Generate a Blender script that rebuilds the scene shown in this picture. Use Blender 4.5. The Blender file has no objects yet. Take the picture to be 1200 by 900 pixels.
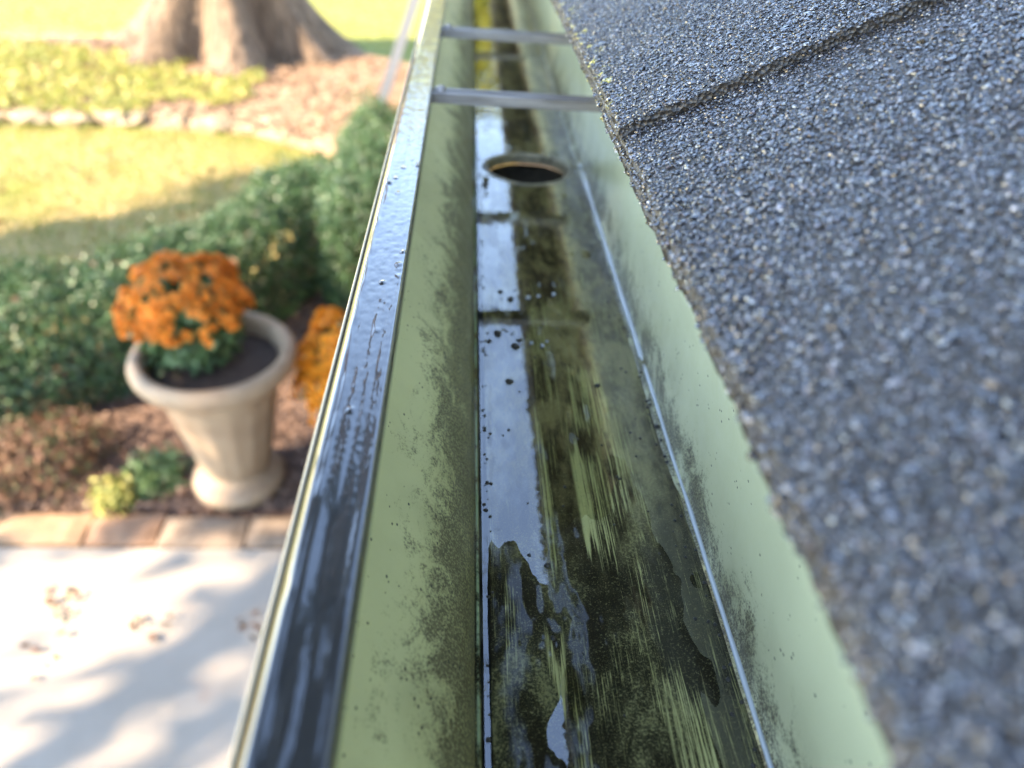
import bpy, math
import numpy as np
from mathutils import Matrix, Vector

S = bpy.context.scene
C = S.collection
R = math.radians
rng = np.random.default_rng(7)

# ------------------------------------------------------------------ camera
H = 2.1                      # camera height above the garden bed (m)
F = 880.0                    # focal length in pixels of the 1200 x 900 photograph
g = np.array([-47.0, 656.0, -F]); g /= np.linalg.norm(g)           # gutter direction (vanishing point)
nx = 512.0 - 600.0; ny = (F * F - 47.0 * nx) / 656.0
up = -np.array([nx, -ny, -F]); up /= np.linalg.norm(up)            # world up
MX = np.stack([np.cross(g, up), g, up], 1)                         # camera <- world
cam = bpy.data.cameras.new('camera'); camo = bpy.data.objects.new('camera', cam); C.objects.link(camo)
cam.sensor_width = 36.0; cam.lens = 36.0 * F / 1200.0
cam.clip_start = 0.01; cam.clip_end = 2000.0
cam.dof.use_dof = True; cam.dof.focus_distance = 0.258; cam.dof.aperture_fstop = 7.5; cam.dof.aperture_blades = 0
m4 = Matrix(MX.T.tolist()).to_4x4(); m4.translation = Vector((0, 0, H)); camo.matrix_world = m4
S.camera = camo

def atz(px, py, z):          # photo pixel -> point on the level z
    r = MX.T @ np.array([px - 600.0, 450.0 - py, -F]); return r * ((z - H) / r[2]) + np.array([0, 0, H])

# ------------------------------------------------------------------ light
SUN_EL = 34.0; SUN_AZ = math.atan2(-0.94, -0.34)                   # sun from the left, a little behind the camera
W = bpy.data.worlds.new('World'); S.world = W; W.use_nodes = True
wn = W.node_tree.nodes; wl = W.node_tree.links
bg = wn['Background']; sky = wn.new('ShaderNodeTexSky'); sky.sky_type = 'NISHITA'; sky.sun_disc = False
sky.sun_elevation = R(SUN_EL); sky.sun_rotation = SUN_AZ; sky.air_density = 1.0; sky.dust_density = 0.1; sky.ozone_density = 2.5
wl.new(sky.outputs[0], bg.inputs[0]); bg.inputs[1].default_value = 0.15
sl = bpy.data.lights.new('sun', 'SUN'); sl.energy = 3.0; sl.angle = R(0.5); sl.color = (1.0, 0.90, 0.74)
so = bpy.data.objects.new('sun', sl); C.objects.link(so)
tosun = Vector((math.sin(SUN_AZ) * math.cos(R(SUN_EL)), math.cos(SUN_AZ) * math.cos(R(SUN_EL)), math.sin(R(SUN_EL))))
so.rotation_euler = tosun.to_track_quat('Z', 'Y').to_euler(); so.location = tosun * 30
S.view_settings.view_transform = 'Standard'; S.view_settings.look = 'None'; S.view_settings.gamma = 1.0
S.view_settings.use_curve_mapping = False; S.view_settings.exposure = 3.55
S.view_settings.use_white_balance = True; S.view_settings.white_balance_temperature = 7700; S.view_settings.white_balance_tint = 14
S.render.engine = 'CYCLES'

# ------------------------------------------------------------------ helpers
BASE = {}                    # world position of every object's origin
def mk(name, V, Fs, mat, parent=None, smooth=False, loc=None, kind=None, attr=None):
    """one mesh object; V (n,3) in world metres, Fs (m,k) array or list of faces"""
    V = np.asarray(V, dtype=np.float64)
    base = np.array(BASE[parent.name] if parent else (loc if loc is not None else (0, 0, 0)), dtype=np.float64)
    p = parent
    me = bpy.data.meshes.new(name)
    if isinstance(Fs, np.ndarray):
        n, k = Fs.shape
        me.vertices.add(len(V)); me.vertices.foreach_set('co', (V - base).astype(np.float32).ravel())
        me.loops.add(n * k); me.loops.foreach_set('vertex_index', Fs.astype(np.int32).ravel())
        me.polygons.add(n); me.polygons.foreach_set('loop_start', np.arange(0, n * k, k, dtype=np.int32))
        me.update(calc_edges=True); me.validate()
    else:
        me.from_pydata((V - base).tolist(), [], [list(f) for f in Fs]); me.update()
    me.polygons.foreach_set('use_smooth', np.full(len(me.polygons), bool(smooth)))
    if attr is not None:
        a = me.attributes.new('tone', 'FLOAT_COLOR', 'POINT')
        a.data.foreach_set('color', np.c_[attr, np.ones(len(attr))].astype(np.float32).ravel())
    me.materials.append(mat)
    o = bpy.data.objects.new(name, me); C.objects.link(o)
    BASE[o.name] = base
    if p: o.parent = p
    else: o.location = base
    if kind: o['kind'] = kind
    return o

def tag(o, label, cat, group=None):
    o['label'] = label; o['category'] = cat
    if group: o['group'] = group
    return o

def thing(name, loc, label, cat, group=None):
    o = bpy.data.objects.new(name, None); C.objects.link(o); o.location = loc
    o.matrix_world = Matrix.Translation(Vector(loc)); o.empty_display_size = 0.1; BASE[o.name] = np.array(loc, float)
    return tag(o, label, cat, group)

def join(parts):
    Vs, Fs, k = [], [], 0
    for V, f in parts:
        Vs.append(np.asarray(V, float)); Fs += [[i + k for i in q] for q in f]; k += len(V)
    return np.concatenate(Vs), Fs

def box(x0, x1, y0, y1, z0, z1):
    V = [(x, y, z) for z in (z0, z1) for y in (y0, y1) for x in (x0, x1)]
    return np.array(V, float), [(0, 2, 3, 1), (4, 5, 7, 6), (0, 1, 5, 4), (2, 6, 7, 3), (0, 4, 6, 2), (1, 3, 7, 5)]

def tube(P, rad, n=8, caps=True):
    P = np.asarray(P, float); rad = np.broadcast_to(rad, (len(P),)); V = []; Fs = []
    for i, p in enumerate(P):
        t = P[min(i + 1, len(P) - 1)] - P[max(i - 1, 0)]; t /= np.linalg.norm(t)
        a = np.cross(t, [0, 0, 1.0]) if abs(t[2]) < 0.9 else np.cross(t, [0, 1.0, 0]); a /= np.linalg.norm(a); b = np.cross(t, a)
        for k in range(n):
            w = 2 * math.pi * k / n; V.append(p + rad[i] * (math.cos(w) * a + math.sin(w) * b))
    for i in range(len(P) - 1):
        for k in range(n):
            Fs.append((i * n + k, i * n + (k + 1) % n, (i + 1) * n + (k + 1) % n, (i + 1) * n + k))
    if caps: Fs += [tuple(range(n))[::-1], tuple((len(P) - 1) * n + k for k in range(n))]
    return np.array(V), Fs

def lathe(prof, n, c=(0, 0, 0), wob=None):
    V = []; Fs = []
    for i, (r, z) in enumerate(prof):
        for k in range(n):
            w = 2 * math.pi * k / n; rr = r if wob is None else r + wob(i, w)
            V.append((c[0] + rr * math.cos(w), c[1] + rr * math.sin(w), c[2] + z))
    for i in range(len(prof) - 1):
        for k in range(n): Fs.append((i * n + k, i * n + (k + 1) % n, (i + 1) * n + (k + 1) % n, (i + 1) * n + k))
    return np.array(V), Fs

_lat = np.random.default_rng(3).random((256, 256))
def n2(x, y):                # smooth value noise, -1..1
    xi = np.floor(x).astype(int); yi = np.floor(y).astype(int); fx = x - xi; fy = y - yi
    fx = fx * fx * (3 - 2 * fx); fy = fy * fy * (3 - 2 * fy); L = lambda a, b: _lat[a % 256, b % 256]
    v = (L(xi, yi) * (1 - fx) + L(xi + 1, yi) * fx) * (1 - fy) + (L(xi, yi + 1) * (1 - fx) + L(xi + 1, yi + 1) * fx) * fy
    return v * 2 - 1
def fbm(x, y, o=4):
    s = 0; a = 1.0; t = 0
    for k in range(o): s = s + a * n2(x * 2 ** k + 17.3 * k, y * 2 ** k + 5.1 * k); t += a; a *= 0.5
    return s / t

def grid(nu, nv):
    i, j = np.meshgrid(np.arange(nu - 1), np.arange(nv - 1), indexing='ij'); a = (i * nv + j).ravel()
    return np.stack([a, a + nv, a + nv + 1, a + 1], 1)

def sweep(prof, y0, y1, ny, fn=None):
    """a profile of (x, z below camera) swept along Y"""
    prof = np.array(prof, float); ys = np.linspace(y0, y1, ny)
    V = np.zeros((len(prof), ny, 3)); V[:, :, 0] = prof[:, 0, None]; V[:, :, 1] = ys[None]; V[:, :, 2] = H + prof[:, 1, None]
    if fn is not None: V = fn(V)
    return V.reshape(-1, 3), grid(len(prof), ny)

def smooth_prof(P, n):
    P = np.array(P, float); t = np.r_[0, np.cumsum(np.hypot(*np.diff(P, axis=0).T))]; out = []
    for u in np.linspace(0, t[-1], n):
        i = min(max(np.searchsorted(t, u) - 1, 0), len(P) - 2); f = (u - t[i]) / (t[i + 1] - t[i])
        p0, p1, p2, p3 = P[max(i - 1, 0)], P[i], P[i + 1], P[min(i + 2, len(P) - 1)]
        out.append(0.5 * (2 * p1 + (p2 - p0) * f + (2 * p0 - 5 * p1 + 4 * p2 - p3) * f ** 2 + (3 * p1 - p0 - 3 * p2 + p3) * f ** 3))
    return out

def unit(v): return v / np.maximum(np.linalg.norm(v, axis=-1, keepdims=True), 1e-9)

def leaves(P, size, N=None, asp=0.55, fold=0.25, rg=rng, spread=0.8):
    """many small folded leaves at points P, facing roughly along N"""
    n = len(P); size = np.broadcast_to(size, (n,))[:, None] * rg.uniform(0.7, 1.3, (n, 1))
    nn = rg.normal(size=(n, 3)); nn = unit(nn if N is None else N + spread * nn)
    t = unit(np.cross(nn, rg.normal(size=(n, 3)))); b = np.cross(nn, t)
    V = np.stack([P - t * size * 0.5, P + b * size * asp * 0.5 + nn * size * fold * 0.5, P + t * size * 0.5, P - b * size * asp * 0.5 + nn * size * fold * 0.5], 1).reshape(-1, 3)
    k = np.arange(n)[:, None] * 4
    return V, np.concatenate([k + [0, 1, 2], k + [0, 2, 3]], 1).reshape(-1, 3)

# ------------------------------------------------------------------ material helper
class Mat:
    def __init__(s, name):
        s.m = bpy.data.materials.new(name); s.m.use_nodes = True; s.t = s.m.node_tree; s.n = s.t.nodes
        s.p = s.n['Principled BSDF']; s.o = s.n['Material Output']
        s.geo = s.n.new('ShaderNodeNewGeometry'); s.pos = s.geo.outputs['Position']
    def put(s, sock, v):
        if isinstance(v, bpy.types.NodeSocket): s.t.links.new(v, sock)
        elif v is not None: sock.default_value = (tuple(v) + (1.0,)) if isinstance(v, (tuple, list)) and len(v) == 3 and sock.type == 'RGBA' else v
    def bsdf(s, **k):
        for a, v in k.items(): s.put(s.p.inputs[a.replace('_', ' ')], v)
        return s
    def mth(s, op, a, b=0.5, c=None, clamp=False):
        n = s.n.new('ShaderNodeMath'); n.operation = op; n.use_clamp = clamp
        s.put(n.inputs[0], a); s.put(n.inputs[1], b)
        if c is not None: s.put(n.inputs[2], c)
        return n.outputs[0]
    def mul(s, a, b): return s.mth('MULTIPLY', a, b)
    def map(s, sc, loc=(0, 0, 0), rot=(0, 0, 0), vec=None):
        n = s.n.new('ShaderNodeMapping'); s.put(n.inputs[0], vec or s.pos); n.inputs[1].default_value = loc; n.inputs[2].default_value = rot; n.inputs[3].default_value = sc
        return n.outputs[0]
    def noise(s, scale, detail=4, rough=0.6, vec=None, dist=0.0):
        n = s.n.new('ShaderNodeTexNoise'); s.put(n.inputs['Vector'], vec or s.pos); n.inputs['Scale'].default_value = scale
        n.inputs['Detail'].default_value = detail; n.inputs['Roughness'].default_value = rough; n.inputs['Distortion'].default_value = dist
        return n.outputs[0]
    def voro(s, scale, vec=None, out='Distance', feat='F1'):
        n = s.n.new('ShaderNodeTexVoronoi'); n.feature = feat; s.put(n.inputs['Vector'], vec or s.pos); n.inputs['Scale'].default_value = scale
        return n.outputs[out]
    def ramp(s, v, a, b, lo=0.0, hi=1.0, smooth=True):
        n = s.n.new('ShaderNodeMapRange'); n.interpolation_type = 'SMOOTHSTEP' if smooth else 'LINEAR'
        for i, q in enumerate((v, a, b, lo, hi)): s.put(n.inputs[i], q)
        return n.outputs[0]
    def mix(s, f, a, b, mode='MIX'):
        n = s.n.new('ShaderNodeMix'); n.data_type = 'RGBA'; n.blend_type = mode
        s.put(n.inputs[0], f); s.put(n.inputs[6], a); s.put(n.inputs[7], b); return n.outputs[2]
    def xyz(s, vec=None):
        n = s.n.new('ShaderNodeSeparateXYZ'); s.put(n.inputs[0], vec or s.pos); return n.outputs
    def bump(s, h, strength=0.5, dist=0.001):
        n = s.n.new('ShaderNodeBump'); n.inputs['Strength'].default_value = strength; n.inputs['Distance'].default_value = dist
        s.put(n.inputs['Height'], h); s.put(s.p.inputs['Normal'], n.outputs[0]); return n.outputs[0]
    def island(s): return s.geo.outputs['Random Per Island']
    def band(s, v, a, b, e):     # 1 between a and b with soft edges e
        return s.mul(s.ramp(v, a - e, a + e), s.ramp(v, b - e, b + e, 1.0, 0.0))

def plain(name, col, rough=0.7, var=0.25, scale=20.0, bump=0.0, bdist=0.002, **k):
    M = Mat(name); n = M.noise(scale, 6, 0.65)
    c = M.mix(M.ramp(n, 0.3, 0.7), tuple(v * (1 - var) for v in col), tuple(min(1, v * (1 + var)) for v in col))
    M.bsdf(Base_Color=c, Roughness=rough, **k)
    if bump: M.bump(n, bump, bdist)
    return M.m

def leafmat(name, cols, rough=0.5, trans=0.35):
    M = Mat(name); r = M.island(); c = cols[0]
    for i, q in enumerate(cols[1:]): c = M.mix(M.ramp(r, (i + 0.5) / len(cols), (i + 1.3) / len(cols)), c, q)
    M.bsdf(Base_Color=c, Roughness=rough)
    t = M.n.new('ShaderNodeBsdfTranslucent'); M.put(t.inputs[0], c); mx = M.n.new('ShaderNodeMixShader'); mx.inputs[0].default_value = trans
    M.t.links.new(M.p.outputs[0], mx.inputs[1]); M.t.links.new(t.outputs[0], mx.inputs[2]); M.t.links.new(mx.outputs[0], M.o.inputs[0])
    return M.m

GREEN = (0.55, 0.545, 0.265); MUD = (0.014, 0.011, 0.005); OLIVE = (0.085, 0.085, 0.035)

# ---- pan (gutter floor): pale green paint under a crust of algae, dragged into streaks along the run
M = Mat('stained_green_paint'); x, y, z = M.xyz()
coarse = M.noise(34, 8, 0.66, M.map((1.4, 0.6, 1)), 0.4)
fine = M.noise(1000, 8, 0.80)
pit = M.noise(2600, 3, 0.6)
crust = M.ramp(M.mth('ADD', fine, M.mul(M.mth('SUBTRACT', coarse, 0.5), 0.85)), 0.34, 0.48)
brk = M.ramp(fine, 0.40, 0.52)
streak = M.noise(1, 6, 0.8, M.map((1500, 22, 1)))
streak2 = M.noise(1, 5, 0.75, M.map((620, 9, 1), (3, 9, 0), (0, 0, 0.02)))
sm = M.mul(M.ramp(streak, 0.53, 0.60), M.ramp(M.noise(30, 5, 0.65, M.map((1.8, 0.5, 1), (0.5, 0.2, 0))), 0.50, 0.60))
sm = M.mth('MAXIMUM', sm, M.mul(M.ramp(streak2, 0.66, 0.69), brk))
yj = M.mth('ADD', y, M.mul(M.mth('SUBTRACT', M.noise(1, 3, 0.7, M.map((700, 3, 1))), 0.5), 0.06))
def patch(x0, x1, y0, y1, lo=0.44):
    return M.mul(M.mul(M.mul(M.band(x, x0, x1, 0.0008), M.band(yj, y0, y1, 0.003)), M.ramp(M.noise(1, 6, 0.8, M.map((1400, 16, 1), (x0 * 900, 2, 0))), lo, lo + 0.07)), M.ramp(fine, 0.30, 0.46))
for a in ((0.0475, 0.0530, 0.186, 0.240, 0.41), (0.0525, 0.0605, 0.178, 0.236, 0.50), (0.064, 0.078, 0.085, 0.125, 0.48), (0.0335, 0.0370, 0.165, 0.26, 0.47), (0.030, 0.0355, 0.128, 0.142, 0.40), (0.052, 0.068, 0.255, 0.30, 0.47), (0.036, 0.046, 0.27, 0.36, 0.50), (0.060, 0.075, 0.20, 0.26, 0.52)):
    sm = M.mth('MAXIMUM', sm, patch(*a))
col = M.mix(crust, (0.180, 0.172, 0.075), MUD)
col = M.mix(M.mul(M.ramp(fine, 0.54, 0.64), 0.5), col, (0.26, 0.26, 0.12))
far = M.ramp(y, 0.15, 0.27)
col = M.mix(M.mul(far, 0.62), col, M.mix(M.ramp(M.mth('ADD', M.mul(coarse, 0.7), M.mul(M.noise(160, 6, 0.7, M.map((1.5, 0.5, 1))), 0.3)), 0.43, 0.57), (0.29, 0.24, 0.105), (0.050, 0.034, 0.013)))
col = M.mix(M.mul(sm, M.ramp(y, 0.30, 0.50, 1.0, 0.2)), col, (0.38, 0.37, 0.155))
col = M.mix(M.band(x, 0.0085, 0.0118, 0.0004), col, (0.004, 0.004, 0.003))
col = M.mix(M.mul(M.band(x, 0.0073, 0.0083, 0.0003), M.ramp(M.noise(60, 5, 0.7), 0.40, 0.55)), col, (0.25, 0.32, 0.17))
wet = M.ramp(M.noise(45, 4, 0.6, M.map((1, 0.5, 1), (4, 1, 0))), 0.44, 0.58)
M.bsdf(Base_Color=col, Roughness=M.ramp(wet, 0, 1, 0.9, 0.6), Specular_IOR_Level=0.08, Coat_Weight=M.mul(wet, 0.6), Coat_Roughness=0.03)
M.bump(M.mth('ADD', M.mul(crust, 0.6), M.mul(pit, 0.6)), 0.5, 0.0006)
PAN = M.m

# ---- side walls of the gutter
def wallmat(name, base, lowz, hiz, amt):
    M = Mat(name); x, y, z = M.xyz()
    d = M.noise(60, 10, 0.74, M.map((1, 0.75, 1.0), (0, 0, 0), (0.5, 0, 0)), 0.5); f = M.noise(1100, 6, 0.75); b = M.noise(9, 3, 0.5)
    st = M.noise(1, 7, 0.75, M.map((260, 170, 420), (0, 0, 0), (0.7, 0, 0)))
    low = M.ramp(z, H + lowz, H + hiz, 1.0, 0.0)
    dirt = M.ramp(M.mth('ADD', M.mth('ADD', M.mul(d, 1.15), M.mul(f, 0.55)), M.mth('ADD', M.mul(low, amt), M.mul(st, 0.35))), 1.25, 1.44)
    col = M.mix(M.ramp(b, 0.35, 0.65), tuple(v * 0.85 for v in base), base)
    col = M.mix(M.mul(M.ramp(M.noise(30, 6, 0.6), 0.4, 0.7), M.mul(low, 0.6)), col, (0.20, 0.185, 0.085))
    col = M.mix(M.mul(dirt, M.ramp(f, 0.36, 0.56, 0.30, 0.95)), col, (0.060, 0.046, 0.022))
    sp = M.ramp(M.voro(330, M.map((1, 0.8, 1.4))), 0.13, 0.20, 1.0, 0.0); sp = M.mul(sp, M.ramp(M.noise(150, 2, 0.5), 0.57, 0.60))
    col = M.mix(sp, col, (0.02, 0.018, 0.012))
    M.bsdf(Base_Color=col, Roughness=M.ramp(d, 0.3, 0.7, 0.28, 0.5), Coat_Weight=0.25, Coat_Roughness=0.12)
    M.bump(M.mth('ADD', M.mul(f, 0.3), b), 0.25, 0.0006); return M.m
FRONT = wallmat('green_front_wall_paint', GREEN, -0.216, -0.156, 0.60)
BACK = wallmat('green_back_wall_paint', (0.575, 0.56, 0.315), -0.214, -0.165, 0.40)

# ---- lip: dark enamel under a film of rain water
M = Mat('wet_dark_enamel')
yellow_mask = M.mul(M.ramp(M.noise(70, 5, 0.7), 0.55, 0.64), M.ramp(M.xyz()[1], 0.30, 0.50))  # yellow mottling on the lip, fading in towards its far end
M.bsdf(Base_Color=M.mix(yellow_mask, (0.014, 0.013, 0.012), (0.26, 0.24, 0.05)), Roughness=0.28, Coat_Weight=1.0, Coat_Roughness=0.02, Coat_IOR=1.58)
M.bump(M.noise(1, 4, 0.6, M.map((420, 60, 1))), 0.12, 0.0004)
LIP = M.m
OUTER = plain('cream_enamel', (0.56, 0.42, 0.25), 0.4, 0.08, 30)
STEEL = None
M = Mat('weathered_aluminium'); n = M.noise(1, 5, 0.6, M.map((30, 900, 900)))
M.bsdf(Base_Color=M.mix(M.ramp(n, 0.35, 0.65), (0.13, 0.115, 0.105), (0.25, 0.225, 0.21)), Metallic=0.35, Roughness=0.42); M.bump(n, 0.25, 0.0005); STEEL = M.m
M = Mat('ladder_aluminium'); n = M.noise(40, 4, 0.6)
M.bsdf(Base_Color=M.mix(n, (0.13, 0.14, 0.16), (0.19, 0.20, 0.23)), Metallic=0.3, Roughness=0.45); LADDER = M.m
M = Mat('pale_glint'); M.bsdf(Base_Color=(0.40, 0.43, 0.42), Roughness=0.12, Coat_Weight=1.0, Coat_Roughness=0.03); M.bump(M.noise(300, 4, 0.6), 0.2, 0.0005); GLINT = M.m  # pale gloss stands in for sky mirrored in the meniscus

# ---- water
M = Mat('clear_rain_water'); M.n.remove(M.p); 
tr = M.n.new('ShaderNodeBsdfTransparent'); tr.inputs[0].default_value = (0.96, 0.96, 0.90, 1); gl = M.n.new('ShaderNodeBsdfGlossy'); gl.inputs['Roughness'].default_value = 0.015
b = M.n.new('ShaderNodeBump'); b.inputs['Strength'].default_value = 0.10; b.inputs['Distance'].default_value = 0.001; M.put(b.inputs['Height'], M.noise(60, 3, 0.5))
M.t.links.new(b.outputs[0], gl.inputs['Normal']); dt = M.n.new('ShaderNodeVectorMath'); dt.operation = 'DOT_PRODUCT'
M.t.links.new(b.outputs[0], dt.inputs[0]); M.t.links.new(M.geo.outputs['Incoming'], dt.inputs[1]); F0 = 0.125
fres = M.mth('MULTIPLY_ADD', M.mth('POWER', M.mth('SUBTRACT', 1.0, M.mth('ABSOLUTE', dt.outputs['Value'])), 5.0), 1 - F0, F0)   # Schlick, the same from either side
mx = M.n.new('ShaderNodeMixShader'); M.t.links.new(fres, mx.inputs[0]); M.t.links.new(tr.outputs[0], mx.inputs[1]); M.t.links.new(gl.outputs[0], mx.inputs[2]); M.t.links.new(mx.outputs[0], M.o.inputs[0])
WATER = M.m

# ---- shingles
M = Mat('asphalt_mat'); n = M.noise(700, 4, 0.7); v = M.voro(620)
M.bsdf(Base_Color=M.mix(M.ramp(n, 0.35, 0.65), (0.007, 0.006, 0.005), (0.032, 0.025, 0.019)), Roughness=0.5); M.bump(v, 0.8, 0.0012); ASPH = M.m
M = Mat('granule_sheet'); cc = M.voro(640, out='Color'); v = M.voro(640); n = M.noise(30, 4, 0.6)
c = M.mix(M.ramp(M.xyz(cc)[0], 0.1, 0.9), (0.022, 0.022, 0.026), (0.105, 0.10, 0.105)); c = M.mix(M.ramp(n, 0.35, 0.65, 0.0, 0.4), c, (0.030, 0.030, 0.034))
M.bsdf(Base_Color=c, Roughness=0.35, Specular_IOR_Level=0.8); M.bump(v, 1.0, 0.0012); SHEET = M.m
M = Mat('mineral_granules'); a = M.n.new('ShaderNodeAttribute'); a.attribute_name = 'tone'
yellow_mask = M.mul(M.ramp(M.noise(130, 4, 0.6), 0.56, 0.62), M.mul(M.ramp(M.xyz()[0], 0.060, 0.054), M.ramp(M.xyz()[1], 0.24, 0.34)))  # yellow lichen near the eave edge
M.bsdf(Base_Color=M.mix(yellow_mask, a.outputs['Color'], (0.45, 0.38, 0.08)), Roughness=0.16, Specular_IOR_Level=1.0); GRAN = M.m
FASCIA = plain('brown_fascia_paint', (0.20, 0.17, 0.13), 0.5, 0.06, 12)
SIDING = plain('brown_siding', (0.16, 0.12, 0.09), 0.6, 0.12, 8)

# ---- garden
PATIO = None
M = Mat('pale_concrete'); n = M.noise(2.2, 6, 0.65); n3 = M.noise(140, 4, 0.7)
c = M.mix(M.ramp(n, 0.3, 0.7), (0.245, 0.205, 0.16), (0.31, 0.262, 0.21)); st = M.mul(M.ramp(M.noise(4.5, 5, 0.7, M.map((1, 1, 1), (3, 3, 0))), 0.60, 0.72), 0.55)
c = M.mix(st, c, (0.30, 0.19, 0.13)); c = M.mix(M.mul(M.ramp(n3, 0.4, 0.7), 0.3), c, (0.30, 0.29, 0.28))
M.bsdf(Base_Color=c, Roughness=0.85); M.bump(n3, 0.3, 0.002); PATIO = M.m
def pavermat(name, col): return plain(name, col, 0.85, 0.22, 14, 0.4, 0.004)
PAVERS = [pavermat('tan_paver', (0.26, 0.155, 0.085)), pavermat('buff_paver', (0.24, 0.155, 0.09)), pavermat('grey_paver', (0.165, 0.118, 0.082)), pavermat('rusty_paver', (0.21, 0.118, 0.068))]
SOIL = plain('dark_soil', (0.045, 0.028, 0.020), 0.95, 0.5, 60, 0.8, 0.01)
M = Mat('mulch_ground'); n = M.noise(26, 7, 0.75)
M.bsdf(Base_Color=M.mix(M.ramp(n, 0.35, 0.68), (0.035, 0.020, 0.015), (0.20, 0.12, 0.085)), Roughness=0.95); M.bump(n, 0.9, 0.02); MULCH = M.m
CHIP = leafmat('mulch_chips', [(0.05, 0.028, 0.02), (0.13, 0.075, 0.05), (0.24, 0.16, 0.12), (0.09, 0.05, 0.035)], 0.9, 0.0)
PINKCHIP = leafmat('pale_mulch_chips', [(0.25, 0.155, 0.095), (0.18, 0.11, 0.065), (0.31, 0.21, 0.135), (0.13, 0.08, 0.045)], 0.9, 0.0)
M = Mat('lawn_ground'); n = M.noise(0.9, 5, 0.6); k = M.noise(18, 6, 0.7); yy = M.xyz()[1]
dry = M.mul(M.ramp(yy, 6.6, 5.6), M.ramp(M.noise(0.8, 4, 0.6, M.map((1, 1, 1), (7, 2, 0))), 0.28, 0.50))
c = M.mix(M.ramp(n, 0.35, 0.65), (0.16, 0.19, 0.030), (0.25, 0.24, 0.042)); c = M.mix(M.mul(dry, 0.9), c, (0.38, 0.27, 0.115)); c = M.mix(M.ramp(k, 0.35, 0.75, 0.0, 0.35), c, (0.13, 0.12, 0.04))
M.bsdf(Base_Color=c, Roughness=0.9); M.bump(k, 0.8, 0.03); LAWN = M.m
GRASS = leafmat('grass_blades', [(0.10, 0.15, 0.022), (0.17, 0.19, 0.035), (0.36, 0.27, 0.10), (0.18, 0.21, 0.035)], 0.6, 0.3)
BOX = leafmat('boxwood_leaves', [(0.022, 0.060, 0.022), (0.042, 0.095, 0.033), (0.075, 0.135, 0.045), (0.032, 0.075, 0.03)], 0.42, 0.25)
TWIG = plain('dark_twigs', (0.030, 0.026, 0.016), 0.9, 0.3, 40)
MUML = leafmat('mum_leaves', [(0.05, 0.10, 0.035), (0.10, 0.17, 0.06), (0.07, 0.13, 0.05)], 0.5, 0.3)
RUST = leafmat('rust_orange_petals', [(0.64, 0.20, 0.020), (0.78, 0.30, 0.035), (0.50, 0.135, 0.012), (0.72, 0.24, 0.022)], 0.6, 0.25)
GOLD = leafmat('golden_orange_petals', [(0.74, 0.27, 0.012), (0.84, 0.34, 0.018), (0.64, 0.21, 0.01)], 0.6, 0.25)
M = Mat('aged_stone_resin'); n = M.noise(9, 7, 0.65); x_, y_, z_ = M.xyz()
c = M.mix(M.ramp(n, 0.3, 0.7), (0.21, 0.138, 0.086), (0.28, 0.20, 0.13)); c = M.mix(M.mul(M.ramp(M.noise(30, 5, 0.7, M.map((1, 1, 0.3))), 0.55, 0.75), 0.5), c, (0.24, 0.20, 0.17))
M.bsdf(Base_Color=c, Roughness=0.75); M.bump(n, 0.3, 0.004); URN = M.m
NURSERY = plain('black_plastic', (0.02, 0.02, 0.02), 0.5, 0.2, 10)
M = Mat('tree_bark'); n = M.noise(1, 8, 0.7, M.map((9, 9, 1.6)), 0.8); v = M.voro(1, M.map((16, 16, 2.6)))
M.bsdf(Base_Color=M.mix(M.ramp(n, 0.3, 0.7), (0.055, 0.036, 0.024), (0.20, 0.135, 0.088)), Roughness=0.95); M.bump(M.mth('ADD', n, M.mul(v, 0.6)), 1.0, 0.06); BARK = M.m
CROWN = leafmat('green_tree_leaves', [(0.020, 0.038, 0.010), (0.032, 0.055, 0.014), (0.05, 0.065, 0.016)], 0.6, 0.2)
YELLOW = leafmat('yellow_tree_leaves', [(0.34, 0.32, 0.03), (0.46, 0.40, 0.04), (0.22, 0.26, 0.03)], 0.6, 0.35)
FALLEN = leafmat('fallen_leaf', [(0.20, 0.09, 0.03), (0.34, 0.20, 0.05), (0.42, 0.34, 0.06), (0.13, 0.06, 0.03)], 0.7, 0.15)
LIME = leafmat('lime_leaves', [(0.29, 0.29, 0.065), (0.42, 0.37, 0.11), (0.20, 0.23, 0.045)], 0.5, 0.3)
BROWNLEAF = leafmat('brown_dry_leaves', [(0.13, 0.065, 0.035), (0.20, 0.10, 0.055), (0.08, 0.04, 0.025), (0.07, 0.08, 0.03)], 0.8, 0.2)
STONE = plain('pale_field_stone', (0.23, 0.18, 0.115), 0.9, 0.25, 7, 0.5, 0.01)

# ================================================================== SETTING
def zl(x, y): return 0.03 * np.clip(y - 5.0, 0, 1) - 0.02
xs = np.linspace(-60, 60, 121); ys = np.linspace(-60, 90, 151)
xs = np.sort(np.r_[xs, np.linspace(-6.3, 0.3, 40)]); ys = np.sort(np.r_[ys, np.linspace(2.3, 12.1, 70)])
X, Y = np.meshgrid(xs, ys, indexing='ij'); Z = -0.03 + 0.02 * fbm(X * 0.7, Y * 0.7, 3) * (np.hypot(X + 2, Y - 8) < 30) - 0.02
mk('lawn', np.stack([X, Y, Z], 2).reshape(-1, 3), grid(len(xs), len(ys)), LAWN, smooth=True, kind='structure')

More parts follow.
